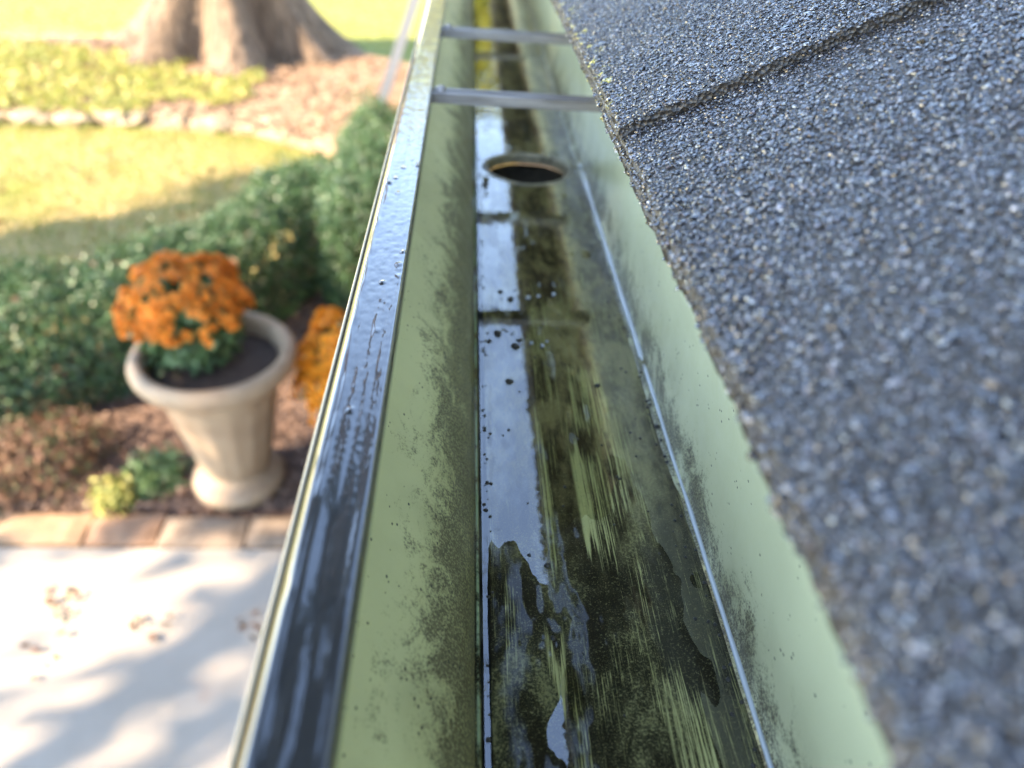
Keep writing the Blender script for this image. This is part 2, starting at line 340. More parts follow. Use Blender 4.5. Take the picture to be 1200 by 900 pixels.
def flat(name, poly, z, mat, amp=0.015, step=0.08, edge=0.06):
    """an irregular patch of ground, slightly mounded"""
    from mathutils.geometry import delaunay_2d_cdt
    P = np.array(poly, float); pts = []; n = len(P)
    for i in range(n):
        a, b = P[i], P[(i + 1) % n]; k = max(2, int(np.linalg.norm(b - a) / step))
        for t in range(k): pts.append(a + (b - a) * t / k)
    m = len(pts); lo, hi = P.min(0), P.max(0); G = [(x, y) for x in np.arange(lo[0], hi[0], step) for y in np.arange(lo[1], hi[1], step)]
    V2, _, Fs, *_ = delaunay_2d_cdt([Vector(p) for p in pts] + [Vector(p) for p in G], [], [list(range(m))], 1, 1e-4)
    V = np.array([[v[0], v[1], 0] for v in V2]); V[:, 2] = z + amp * fbm(V[:, 0] * 3, V[:, 1] * 3, 3)
    V[:m, 2] = z - edge
    return mk(name, V, Fs, mat, smooth=True, kind='structure')

flat('planting_bed', [(-4.2, 1.95), (0.41, 1.95), (0.41, 5.2), (-0.75, 5.2), (-0.95, 4.6), (-1.15, 3.9), (-1.45, 3.35), (-2.0, 2.95), (-4.2, 2.75)], 0.0, MULCH)
flat('tree_bed', [(-6.0, 6.35), (-3.8, 6.3), (-1.75, 6.2), (-1.0, 5.75), (0.41, 5.9), (0.41, 7.4), (-0.2, 8.3), (-1.2, 9.0), (-3.6, 9.2), (-6.0, 8.6)], 0.02, plain('pale_mulch', (0.22, 0.14, 0.085), 0.95, 0.35, 14, 0.8, 0.02), 0.03, 0.16)

# patio slabs with a paver border
patio = mk('patio', *join([box(-6.0, 0.418, -4.0, 1.815, -0.12, 0.0)]), PATIO, kind='structure')
bed = mk('paver_border', *join([box(-6.0, 0.418, 1.817, 1.972, -0.12, -0.014)]), plain('sand_joint', (0.20, 0.15, 0.10), 0.95, 0.3, 60), kind='structure')
def slab(w, d, h, seed):
    q = np.random.default_rng(seed); nx_, ny_ = 7, 5; u = np.linspace(0, 1, nx_); v = np.linspace(0, 1, ny_); U, Vv = np.meshgrid(u, v, indexing='ij')
    e = np.minimum(np.minimum(U, 1 - U) * w, np.minimum(Vv, 1 - Vv) * d)
    T = np.stack([U * w, Vv * d, h - 0.010 * np.exp(-e / 0.006) + 0.0015 * q.normal(size=U.shape)], 2)
    T[[0, -1], :, 0] += q.normal(0, 0.003, (2, ny_)); T[:, [0, -1], 1] += q.normal(0, 0.003, (nx_, 2))
    V = T.reshape(-1, 3); Fs = grid(nx_, ny_).tolist(); n = len(V)
    rim = [i * ny_ for i in range(nx_)] + [(nx_ - 1) * ny_ + j for j in range(1, ny_)] + [i * ny_ + ny_ - 1 for i in range(nx_ - 2, -1, -1)] + [j for j in range(ny_ - 2, 0, -1)]
    B = V[rim].copy(); B[:, 2] = -0.06; V = np.r_[V, B]; m = len(rim)
    Fs += [(rim[(i + 1) % m], rim[i], n + i, n + (i + 1) % m) for i in range(m)]
    return V, Fs
px_ = -3.4; i = 0; q = np.random.default_rng(12)
while px_ < 0.10:
    w = q.uniform(0.20, 0.33); V, Fs = slab(w - 0.008, 0.142, 0.016 + q.uniform(-0.003, 0.005), i)
    V = V + np.array([px_, 1.824 + q.uniform(-0.004, 0.004), 0.0])
    o = mk('paver', V, Fs, PAVERS[q.integers(0, 4)], parent=bed, smooth=False); px_ += w; i += 1

# ================================================================== HOUSE
EX, EZ, PITCH = 0.0515, H - 0.0805, R(26.57)           # eave edge of the shingles
cp, sp = math.cos(PITCH), math.sin(PITCH)
def roofpt(s, y, h=0.0): return np.stack([EX + s * cp - h * sp, y, EZ + s * sp + h * cp], -1)
house = thing('house', (2.5, 2.0, 0.0), 'low house eave with grey asphalt shingles above the gutter', 'house')
Y0, Y1 = -1.6, 7.0
mk('wall', *join([box(0.42, 4.5, Y0 + 0.1, Y1 - 0.1, -0.05, 1.955)]), SIDING, house)
for k in range(10): mk('siding_board', *join([(lambda b: (b[0] + np.where(b[0][:, 2:] > 0.15 + k * 0.19, 0.012, 0.0) * [1, 0, 0], b[1]))(box(0.402, 0.425, Y0 + 0.1, Y1 - 0.1, 0.02 + k * 0.19, 0.205 + k * 0.19))]), SIDING, house)
mk('fascia', *join([box(0.0955, 0.115, Y0, Y1, 1.83, 2.018)]), FASCIA, house)
mk('soffit', *join([box(0.1155, 0.44, Y0, Y1, 1.87, 1.885)]), FASCIA, house)
def roofbox(s0, s1, y0, y1, h0, h1):
    c = [(s, y, h) for h in (h0, h1) for y in (y0, y1) for s in (s0, s1)]
    V = np.array([roofpt(np.array(a), np.array(b), np.array(d)) for a, b, d in c]); return V, box(0, 1, 0, 1, 0, 1)[1]
mk('roof_deck', *join([roofbox(0.042, 4.6, Y0, Y1, -0.026, -0.0108)]), plain('plywood', (0.25, 0.18, 0.11), 0.8), house)

YSEAM = 0.2515
GTONES = np.array([(0.045, 0.044, 0.050), (0.075, 0.072, 0.078), (0.030, 0.030, 0.035), (0.12, 0.115, 0.12), (0.095, 0.080, 0.085), (0.20, 0.19, 0.19), (0.16, 0.12, 0.08), (0.055, 0.060, 0.075)])
GP = np.array([0.25, 0.23, 0.17, 0.12, 0.10, 0.04, 0.02, 0.07])
def ragged(y, k): return 0.0004 * n2(y * 420 + k, y * 0 + k) + 0.0004 * n2(y * 110 + k, y * 0 + 2 * k + .5) + 0.0008 * n2(y * 14 + k, y * 0 + 3 * k + .5)
def shingle(y0, y1, s0, s1, h0, h1, seed, edge='', ny=None, gran=None):
    """a slab of asphalt felt with ragged cut edges; the granules are pressed into its top"""
    ny = ny or max(3, int((y1 - y0) / 0.0015)); ys = np.linspace(y0, y1, ny); ss = np.r_[0, 0.0008, 0.002, np.linspace(0.006, s1 - s0, 14)] + s0
    SS, YY = np.meshgrid(ss, ys, indexing='ij'); rag = ragged(ys, seed)
    SS = SS + rag[None] * np.clip(1 - (SS - s0) / 0.01, 0, 1)
    if 'seam' in edge: YY = YY + np.clip(1 - (YY - y0) / 0.004, 0, 1) * (0.0010 * n2(SS * 120, SS * 0 + 3.3) + 0.0008 * n2(SS * 500, SS * 0 + 7.3))
    hh = np.full_like(SS, h1); hh[0] -= 0.0010; hh[1] -= 0.0003; hh += 0.0004 * fbm(SS * 30, YY * 30, 2)
    T = roofpt(SS, YY, hh).reshape(-1, 3); Bm = roofpt(SS, YY, np.full_like(SS, h0)).reshape(-1, 3); n = len(T); ns = len(ss)
    G = grid(ns, ny); fr = np.array([[j, j + 1, n + j + 1, n + j] for j in range(ny - 1)]); a = (np.arange(ns - 1) * ny)[:, None]
    sd = np.concatenate([a + [0, n, n + ny, ny], a + [ny - 1, 2 * ny - 1, n + 2 * ny - 1, n + ny - 1]])
    sd = np.stack([np.r_[(np.arange(ns - 1) * ny), (np.arange(ns - 1) * ny) + ny - 1], np.r_[(np.arange(1, ns) * ny), (np.arange(1, ns) * ny) + ny - 1], np.r_[n + np.arange(1, ns) * ny, n + np.arange(1, ns) * ny + ny - 1], n + np.r_[np.arange(ns - 1) * ny, np.arange(ns - 1) * ny + ny - 1]], 1)
    o = mk('shingle', np.r_[T, Bm], np.concatenate([G, G[:, ::-1] + n, fr, sd]), ASPH if gran else SHEET, house)
    if gran:
        gy0, gy1, gs1, pitch = gran; rg = np.random.default_rng(seed + 50)
        u, v = np.meshgrid(np.arange(s0, s0 + gs1, pitch), np.arange(gy0, gy1, pitch), indexing='ij'); u = u.ravel(); v = v.ravel()
        u = u + rg.uniform(-.55, .55, len(u)) * pitch; v = v + rg.uniform(-.55, .55, len(v)) * pitch
        keep = (u > s0 + ragged(v, seed) + 0.0007) & (rg.random(len(u)) < 0.96); u, v = u[keep], v[keep]
        # a sprinkling on the cut front edge and on the side of the lap
        ne = int((gy1 - gy0) / pitch * 0.5); ve = rg.uniform(gy0, gy1, ne); ue = s0 + ragged(ve, seed) - 0.0001; he = rg.uniform(h0, h1, ne)
        u = np.r_[u, ue]; v = np.r_[v, ve]; hh = np.r_[h1 + 0.0002 + pitch * rg.uniform(-0.45, 0.25, len(u) - ne), he]
        if 'seam' in edge:
            ne = int(gs1 / pitch * 0.25); us = rg.uniform(s0, s0 + gs1, ne); u = np.r_[u, us]; v = np.r_[v, np.full(ne, y0 + 0.0001) + 0.0010 * n2(us * 120, us * 0 + 3.3)]; hh = np.r_[hh, rg.uniform(h0, h1, ne)]
        n = len(u); t = (1 + 5 ** .5) / 2
        ico = unit(np.array([(-1, t, 0), (1, t, 0), (-1, -t, 0), (1, -t, 0), (0, -1, t), (0, 1, t), (0, -1, -t), (0, 1, -t), (t, 0, -1), (t, 0, 1), (-t, 0, -1), (-t, 0, 1)], float))
        fi = np.array([(0, 11, 5), (0, 5, 1), (0, 1, 7), (0, 7, 10), (0, 10, 11), (1, 5, 9), (5, 11, 4), (11, 10, 2), (10, 7, 6), (7, 1, 8), (3, 9, 4), (3, 4, 2), (3, 2, 6), (3, 6, 8), (3, 8, 9), (4, 9, 5), (2, 4, 11), (6, 2, 10), (8, 6, 7), (9, 8, 1)])
        a = unit(rg.normal(size=(n, 3))); b = unit(np.cross(a, rg.normal(size=(n, 3)))); c = np.cross(a, b); Rm = np.stack([a, b, c], 1)
        sc = (pitch * 0.56 * rg.lognormal(-0.05, 0.30, n))[:, None] * rg.uniform(0.7, 1.25, (n, 3)); L = (ico[None] * (1 + rg.normal(0, 0.13, (n, 12, 1)))) * sc[:, None, :]
        L = L @ Rm; L[:, :, 2] *= 0.5
        V = roofpt(u, v, hh)[:, None, :] + np.stack([L[..., 0] * cp - L[..., 2] * sp, L[..., 1], L[..., 0] * sp + L[..., 2] * cp], -1)
        tone = GTONES[rg.choice(len(GP), n, p=GP)] * rg.lognormal(-0.75, 0.45, (n, 1)) * (1 + 0.22 * fbm(u * 45, v * 30, 3))[:, None]
        mk('granules', V.reshape(-1, 3), (np.arange(n)[:, None, None] * 12 + fi[None]).reshape(-1, 3), GRAN, o, False, kind='stuff', attr=np.repeat(tone, 12, 0))
        o.children[0].parent = o
    return o
# starter strip under the eave, the lower tab near the camera, the thicker tab that laps over it farther on
shingle(-0.3, 1.4, -0.0012, 0.20, -0.0105, -0.0054, 3, gran=(0.0, 0.66, 0.0045, 0.0012))
shingle(-0.2, 0.72, 0.0, 0.30, -0.005, -0.0022, 5, gran=(0.0, YSEAM + 0.001, 0.15, 0.0011))
shingle(YSEAM, 0.72, 0.0002, 0.30, -0.0020, 0.0016, 11, 'seam', gran=(YSEAM, 0.60, 0.13, 0.0011))
shingle(-1.6, -0.202, 0.0, 0.30, -0.005, -0.0022, 21, ny=80)
shingle(0.723, 1.55, 0.0, 0.30, -0.005, 0.0005, 23, ny=200)
for k in range(6):
    shingle(1.553 + k * 0.9, 1.55 + (k + 1) * 0.9, 0.0, 0.30, -0.005, -0.001 if k % 2 else 0.001, 31 + k, ny=60)
for k in range(1, 8):                                    # higher courses, out of the photograph
    for j in range(9): shingle(-1.6 + j * 0.95, -1.603 + (j + 1) * 0.95, 0.16 + (k - 1) * 0.26, 0.16 + (k - 1) * 0.26 + 0.32, 0.0020 + 0.0001 * j, 0.0055 + 0.001 * (j % 2), 40 + k * 9 + j, ny=30)

# ================================================================== GUTTER
gut = thing('rain_gutter', (0.03, 0.4, H - 0.214), 'pale green metal rain gutter with wet dark lip, stained and half full of water', 'gutter')
GY0, GY1 = -0.5, 6.6
def lipfn(V):
    x = V[:, :, 0]; y = V[:, :, 1]; top = np.clip((V[:, :, 2] - (H - 0.1312)) / 0.002, 0, 1); inn = np.clip((x + 0.0345) / 0.003, 0, 1)
    near = np.clip((0.24 - y) / 0.12, 0, 1)
    h = 0.00016 * n2(x * 420 + 3, y * 28) * (0.35 + near) + 0.00009 * n2(x * 900 + 1, y * 70) * (0.3 + near) + 0.00007 * n2(x * 500, y * 420 + 3) * (1 - near) + 0.00003 * n2(x * 1400, y * 900)
    rid = 0.00030 * np.exp(-((x + 0.0328 + 0.0009 * n2(y * 30, y * 0)) / 0.0007) ** 2) * (0.6 + 0.5 * n2(y * 170, y * 0 + 4))
    V[:, :, 2] += top * (h * inn + rid)
    for (bx_, by_, r, a) in beads: V[:, :, 2] += top * a * np.exp(-(((x - bx_) ** 2 + ((y - by_) * 0.8) ** 2) / r ** 2) ** 2)
    return V
q = np.random.default_rng(4)
beads = [(-0.0325, 0.316, 0.0014, 0.0009), (-0.0300, 0.322, 0.0010, 0.0004), (-0.0275, 0.335, 0.0012, 0.00035), (-0.0212, 0.338, 0.0010, 0.0008)]
beads += [(q.uniform(-0.033, -0.021), q.uniform(0.1, 0.36), q.uniform(0.0006, 0.0013), q.uniform(0.0001, 0.0004)) for _ in range(9)]
arc = [(-0.0365, -0.1310), (-0.0362, -0.1296), (-0.0355, -0.1284), (-0.0345, -0.1277)]
flat_ = [(x, -0.1274 + 0.0002 * abs((x + 0.0275) / 0.006)) for x in np.linspace(-0.0338, -0.0212, 44)]
lipp = [(-0.0365, -0.142), (-0.0365, -0.136), (-0.0365, -0.1325)] + arc + flat_ + [(-0.0207, -0.1275), (-0.0203, -0.1281), (-0.0201, -0.1292), (-0.0201, -0.1345), (-0.0205, -0.139), (-0.0215, -0.1395), (-0.0225, -0.1385)]
V, Fq = sweep(lipp, -0.1, 1.5, 2200, lipfn)
lip = mk('front_lip', V, Fq, LIP, gut, True)
lip['label'] = 'wet dark front lip reflecting the sky'
for ya, yb in ((GY0, -0.1), (1.5, GY1)): V, Fq = sweep(lipp, ya, yb, 40); mk('front_lip', V, Fq, LIP, gut, True)
# cream outside skin: face and ogee
outp = [(-0.0376, -0.1300), (-0.0374, -0.1294), (-0.0370, -0.1292), (-0.0366, -0.1296), (-0.0366, -0.131), (-0.0367, -0.142)]
outer = smooth_prof([(-0.0376, -0.1300), (-0.0379, -0.140), (-0.0375, -0.152), (-0.033, -0.166), (-0.018, -0.180), (-0.006, -0.192), (0.001, -0.204), (0.0035, -0.2145)], 30)
V, Fq = sweep(outer[::-1] + outp[1:], GY0, GY1, 30); mk('outer_face', V, Fq, OUTER, gut, True)
inner = smooth_prof([(-0.0360, -0.1400), (-0.0350, -0.150), (-0.0300, -0.163), (-0.0215, -0.1735), (-0.0105, -0.184), (-0.0025, -0.194), (0.0040, -0.204), (0.0068, -0.2112), (0.0074, -0.2150)], 40)
def dent(V):
    V[:, :, 0] += 0.0004 * n2(V[:, :, 1] * 9, V[:, :, 2] * 60); return V
V, Fq = sweep(inner, GY0, GY1, 400, dent); mk('front_wall', V, Fq, FRONT, gut, True)
back = [(0.0880, -0.2124), (0.0898, -0.2118), (0.0910, -0.2105), (0.0918, -0.2080), (0.0922, -0.2), (0.0926, -0.185), (0.0930, -0.165), (0.0934, -0.14), (0.0936, -0.118)]
V, Fq = sweep(smooth_prof(back, 30), GY0, GY1, 400, dent); mk('back_wall', V, Fq, BACK, gut, True)

# floor pan with the round outlet cut out of it
OX, OY, OR = 0.0490, 0.5660, 0.0315
def panz(x, y):
    z = -0.2122 + 0.0013 * fbm(x * 60 + 3, y * 26, 3) * np.clip((x - 0.010) / 0.005, 0, 1)
    z = z + np.clip((0.25 - y) / 0.08, 0, 1) * 0.0013                                   # the near end stands just clear of the water
    z = z - 0.0009 * np.exp(-((x - 0.0100) / 0.0014) ** 2) + 0.0004 * np.exp(-((x - 0.0078) / 0.0005) ** 2)
    return H + z + 0.00006 * n2(x * 500, y * 300)
def pan(name, y0, y1, nyy, xs, mat, zf, hole, parent, **k):
    ys = np.linspace(y0, y1, nyy); X, Y = np.meshgrid(xs, ys, indexing='ij'); Z = zf(X, Y); Fq = grid(len(xs), nyy)
    V = np.stack([X, Y, Z], 2).reshape(-1, 3)
    if hole:
        c = V[Fq].mean(1); Fq = Fq[np.hypot(c[:, 0] - OX, c[:, 1] - OY) > hole]
        u = np.unique(Fq); mp = np.full(len(V), -1); mp[u] = np.arange(len(u)); V = V[u]; Fq = mp[Fq]
    return mk(name, V, Fq, mat, parent, True, **k)
xs = np.r_[np.linspace(0.0062, 0.013, 28), np.linspace(0.0135, 0.0895, 90)]
pan('floor_pan', 0.05, 0.75, 900, xs, PAN, panz, OR + 0.0006, gut)
pan('floor_pan', GY0, 0.05, 60, xs[::4], PAN, panz, 0, gut); pan('floor_pan', 0.75, GY1, 300, xs[::4], PAN, panz, 0, gut)
# outlet: rolled collar and drop tube
wob = lambda i, w: 0.0007 * math.sin(3 * w) + 0.0005 * math.sin(7 * w + 1)
ol = mk('outlet', *lathe([(OR - 0.0002, -0.0070), (OR - 0.0004, -0.001), (OR - 0.0002, 0.0009), (OR + 0.0003, 0.0014), (OR + 0.0012, 0.0015), (OR + 0.0024, 0.0012), (OR + 0.0040, 0.0003)], 72, (OX, OY, H - 0.2122), wob), plain('stained_outlet', (0.22, 0.185, 0.115), 0.5, 0.55, 110, 0.4, 0.001), gut, True)
mk('drop_tube', *lathe([(0.001, -0.085), (OR + 0.004, -0.085), (OR + 0.007, -0.012), (OR - 0.0001, -0.0073)], 48, (OX, OY, H - 0.2122), wob), plain('rusty_shade_tube', (0.06, 0.045, 0.028), 0.9, 0.4, 60), ol, True)  # rust tone darkened to imitate the unlit depth of the drop
mk('downspout', *tube([(OX, OY, H - 0.295), (OX, OY, H - 0.34), (OX + 0.03, OY, H - 0.39), (0.32, OY, H - 0.50), (0.355, OY, H - 0.55), (0.36, OY, 0.12), (0.33, OY, 0.06), (0.15, OY, 0.035)], 0.036, 16, False), OUTER, gut, True)
ol['label'] = 'round drain outlet with a rolled collar'
# standing water
wat = pan('water', 0.10, 3.0, 900, np.linspace(0.0095, 0.0915, 40), WATER, lambda x, y: H - 0.2113 + 0 * x, OR + 0.0030, None, kind='structure')
# pale bead imitating the waterline's glint along the back corner, broken where it ends
def bead(y0, y1, r, x=0.0909, z=-0.2098, seed=0):
    ys = np.arange(y0, y1, 0.004); P = np.stack([x + 0.0002 * n2(ys * 30 + seed, ys * 0), ys, H + z + 0.0002 * n2(ys * 25 + seed, ys * 0 + 5)], 1)
    rr = r * (1 + 0.22 * n2(ys * 60 + seed, ys * 0 + 9) + 0.25 * n2(ys * 17 + seed, ys * 0 + 2)) * np.clip(np.minimum(ys - y0, y1 - ys) / 0.003 + 0.3, 0, 1)
    mk('waterline_glint', *tube(P, rr, 10), GLINT, gut, True)
bead(0.06, 0.302, 0.0010, seed=2); bead(0.305, 0.565, 0.0018, seed=4); bead(0.566, 0.576, 0.0026, seed=7); bead(0.25, 0.44, 0.0006, 0.0932, -0.195, 9)  # last, thinnest bead imitates a reflected streak on the back wall
# strap hangers
def hanger(y):
    pr = [(-0.0050, -0.003), (-0.0050, 0.0026), (-0.0046, 0.0032), (-0.0030, 0.0032), (-0.0024, 0.0024), (-0.0008, 0.0024), (0.0, 0.0030), (0.0008, 0.0024), (0.0024, 0.0024), (0.0030, 0.0032), (0.0046, 0.0032), (0.0050, 0.0026), (0.0050, -0.003), (0.0042, -0.003), (0.0042, 0.0016), (-0.0042, 0.0016), (-0.0042, -0.003)]
    xs = np.array([-0.0345, -0.026, -0.0215, -0.019, 0.03, 0.088, 0.0932]); zz = np.array([-0.1372, -0.1350, -0.1338, -0.1330, -0.1335, -0.1340, -0.1340]); n = len(pr)
    V = np.array([(x, y + a * (1.2 + (0.25 if i < 3 else 0)), H + z + b) for i, (x, z) in enumerate(zip(xs, zz)) for a, b in pr])
    Fs = [(i * n + k, i * n + (k + 1) % n, (i + 1) * n + (k + 1) % n, (i + 1) * n + k) for i in range(len(xs) - 1) for k in range(n)] + [tuple(range(n)), tuple((len(xs) - 1) * n + k for k in range(n))[::-1]]
    o = mk('hanger', V, Fs, STEEL, gut)
    mk('screw_head', *lathe([(0.0001, 0.0028), (0.0022, 0.0024), (0.0030, 0.0008), (0.0030, -0.0004)], 10, (-0.0150, y, H - 0.1298)), STEEL, o, True)
for y in (0.471, 0.645): hanger(y)
for y in (1.25, 1.9, 2.55, 3.2, 3.85, 4.5): hanger(y)

# grit and bubbles lying in the water
def blobs(name, pts, mat, label, cat, sq=0.6, seed=0):
    rg = np.random.default_rng(seed); P = []
    for x, y, r in pts:
        V, Fs = lathe([(0.001 * r, 1), (0.6 * r, 0.8 * 1), (r, 0), (0.6 * r, -0.8), (0.001 * r, -1)], 8); V[:, 2] *= r * sq
        V[:, :2] *= rg.uniform(0.75, 1.25, (len(V), 1)); V += np.array([x, y, H - 0.2113 + 0.15 * r]); P.append((V, Fs))
    V, Fs = join(P); o = mk(name, V, Fs, mat, smooth=True, kind='stuff'); return tag(o, label, cat)
w = lambda px, py: tuple(atz(px, py, H - 0.2112)[:2])
blobs('grit', [(*w(586, 342), .0016), (*w(598, 351), .0021), (*w(583, 391), .0022), (*w(573, 400), .0014), (*w(604, 406), .0022), (*w(608, 399), .0014), (*w(597, 447), .0019), (*w(642, 663), .0012), (*w(648, 748), .0011), (*w(758, 437), .0017), (*w(700, 452), .0014), (*w(770, 500), .0012), (*w(760, 700), .0012)] + [(q.uniform(0.014, 0.088), q.uniform(0.09, 0.5), q.uniform(0.0003, 0.0008)) for _ in range(70)] + [(0.0105 + abs(q.normal(0, 0.0018)), q.uniform(0.09, 0.6), q.uniform(0.0003, 0.0009)) for _ in range(110)] + [(0.0890 - abs(q.normal(0, 0.003)), q.uniform(0.09, 0.6), q.uniform(0.0003, 0.0009)) for _ in range(90)], plain('grit', (0.02, 0.017, 0.012), 0.5), 'dark grit specks floating in the gutter water', 'debris')
M = Mat('bubble_film'); M.bsdf(Base_Color=(0.25, 0.27, 0.28), Roughness=0.05, Coat_Weight=1.0, Coat_Roughness=0.02); BUB = M.m
blobs('air_bubbles', [(*w(619, 349), .0019), (*w(631, 347), .0014), (*w(649, 345), .0016), (*w(623, 402), .0012), (*w(636, 405), .0013), (*w(641, 400), .0009), (*w(601, 391), .0010), (*w(590, 386), .0010)], BUB, 'tiny air bubbles in a row on the gutter water', 'bubbles', 0.8, 3)

# ================================================================== GARDEN THINGS
def flowers(P, N, size, rg, petals=9):
    """little rosettes, one per point"""
    n = len(P); N = unit(N + 0.35 * rg.normal(size=(n, 3))); t = unit(np.cross(N, rg.normal(size=(n, 3)))); b = np.cross(N, t); out = []; fs = []
    sz = size * rg.uniform(0.75, 1.2, (n, 1))
    for ring, (r0, r1, lift, off) in enumerate(((0.1, 1.0, 0.12, 0), (0.05, 0.6, 0.45, 0.5))):
        for k in range(petals):
            a = 2 * math.pi * (k + off) / petals; d = math.cos(a) * t + math.sin(a) * b; e = -math.sin(a) * t + math.cos(a) * b; w_ = 0.26 * (1.2 - 0.4 * ring)
            base = len(out) * n * 4
            out.append(np.stack([P + d * sz * r0, P + d * sz * r1 * 0.7 + e * sz * w_ + N * sz * lift, P + d * sz * r1 + N * sz * lift * 0.8, P + d * sz * r1 * 0.7 - e * sz * w_ + N * sz * lift], 1))
    V = np.stack(out, 1); m = V.shape[1]; V = V.reshape(-1, 3); k = np.arange(n * m)[:, None] * 4
    return V, np.concatenate([k + [0, 1, 2], k + [0, 2, 3]], 1).reshape(-1, 3)

def mum(root, c, rx, rz, mat, nfl, seed, fsz, gap=None):
    rg = np.random.default_rng(seed); d = unit(rg.normal(size=(nfl * 3, 3))); d = d[d[:, 2] > -0.25][:nfl]
    lump = 1 + 0.17 * n2(d[:, 0] * 4 + seed, d[:, 1] * 4 + d[:, 2] * 3) + rg.normal(0, 0.03, len(d))
    P = c + d * np.array([rx, rx, rz]) * lump[:, None]
    if gap is not None:
        for gd, gw in gap: P = P[np.linalg.norm(unit(P - c) - unit(np.array(gd, float)), axis=1) > gw * rg.uniform(0.5, 1.2, len(P))]
    mk('blossoms', *flowers(P, unit((P - c) / np.array([rx, rx, rz]) ** 2), fsz, rg), mat, root, kind='stuff')
    d = unit(rg.normal(size=(1500, 3))); d = d[d[:, 2] > -0.8]; Q = c + d * np.array([rx, rx, rz * 1.05]) * (rg.uniform(0.45, 0.95, (len(d), 1)))
    mk('leaves', *leaves(Q, 0.045, d, 0.5, rg=rg), MUML, root, kind='stuff')
    if gap is not None:
        a_ = rg.uniform(0, 6.283, 420); r_ = rg.uniform(0.3, 0.85, 420) * rx; Q = c + np.c_[np.cos(a_) * r_, np.sin(a_) * r_ - 0.02, -rz * rg.uniform(0.45, 1.15, 420)]
        mk('leaves', *leaves(Q, 0.05, np.tile([0, -.3, .6], (420, 1)), 0.5, rg=rg), MUML, root, kind='stuff')
    st = []
    for k in range(14):
        dd = unit(rg.normal(size=3)); dd[2] = abs(dd[2]); st.append(tube([c - [0, 0, rz * 1.0], c + dd * np.array([rx, rx, rz]) * 0.4 - [0, 0, rz * 0.3], c + dd * np.array([rx, rx, rz]) * 0.85], [0.006, 0.004, 0.002], 5))
    mk('stems', *join(st), plain('stem_green', (0.07, 0.09, 0.03)), root)

P0 = atz(282, 562, 0.0); P0[2] = 0.0
urn = thing('garden_urn', P0, 'tall weathered beige stone urn planter with a rolled rim on the bed', 'planter')
flute = lambda i, a: (-0.004 * abs(math.sin(8 * a)) if 8 <= i <= 12 else 0.0)
body = [(0.001, 0.0), (0.172, 0.0), (0.174, 0.035), (0.166, 0.052), (0.150, 0.066), (0.126, 0.080), (0.118, 0.098), (0.124, 0.112), (0.134, 0.125), (0.155, 0.22), (0.178, 0.33), (0.200, 0.44), (0.216, 0.515), (0.224, 0.530)]
body = [(r * 0.98, z * 0.99) for r, z in body]
mk('body', *lathe(body, 64, P0, flute), URN, urn, True)
rim = [(0.222, 0.528), (0.252, 0.536), (0.270, 0.552), (0.280, 0.574), (0.281, 0.594), (0.272, 0.612), (0.256, 0.620), (0.238, 0.616), (0.228, 0.604), (0.224, 0.58), (0.220, 0.53), (0.217, 0.50)]
rim = [(r * 0.98, z * 0.99) for r, z in rim]
mk('rim', *lathe(rim, 64, P0), URN, urn, True)
mk('soil', *lathe([(0.001, 0.555), (0.08, 0.56), (0.16, 0.552), (0.217, 0.545)], 40, P0, lambda i, a: 0.006 * math.sin(5 * a + i)), SOIL, urn, True)
c1 = atz(219, 358, 0.745)
m1 = thing('chrysanthemum', (c1[0], c1[1], 0.55), 'rust orange mum growing in the beige urn', 'flower')
mum(m1, c1 + np.array([0, 0, 0.0]), 0.192, 0.150, RUST, 950, 5, 0.0155, [((0.25, -0.75, 0.15), 0.26), ((0.55, -0.6, -0.1), 0.25)])
c2 = atz(424, 436, 0.39)
np_ = thing('nursery_pot', (c2[0], c2[1], 0.0), 'small black plastic pot under the golden mum', 'pot')
mk('body', *lathe([(0.001, 0.0), (0.10, 0.0), (0.125, 0.18), (0.133, 0.18), (0.133, 0.205), (0.122, 0.205), (0.118, 0.17)], 32, (c2[0], c2[1], 0)), NURSERY, np_, True)
mk('soil', *lathe([(0.001, 0.185), (0.118, 0.18)], 24, (c2[0], c2[1], 0)), SOIL, np_, True)
m2 = thing('chrysanthemum', (c2[0], c2[1], 0.18), 'golden orange ball shaped mum half hidden behind the gutter lip', 'flower')
mum(m2, c2, 0.250, 0.225, GOLD, 1050, 9, 0.019)

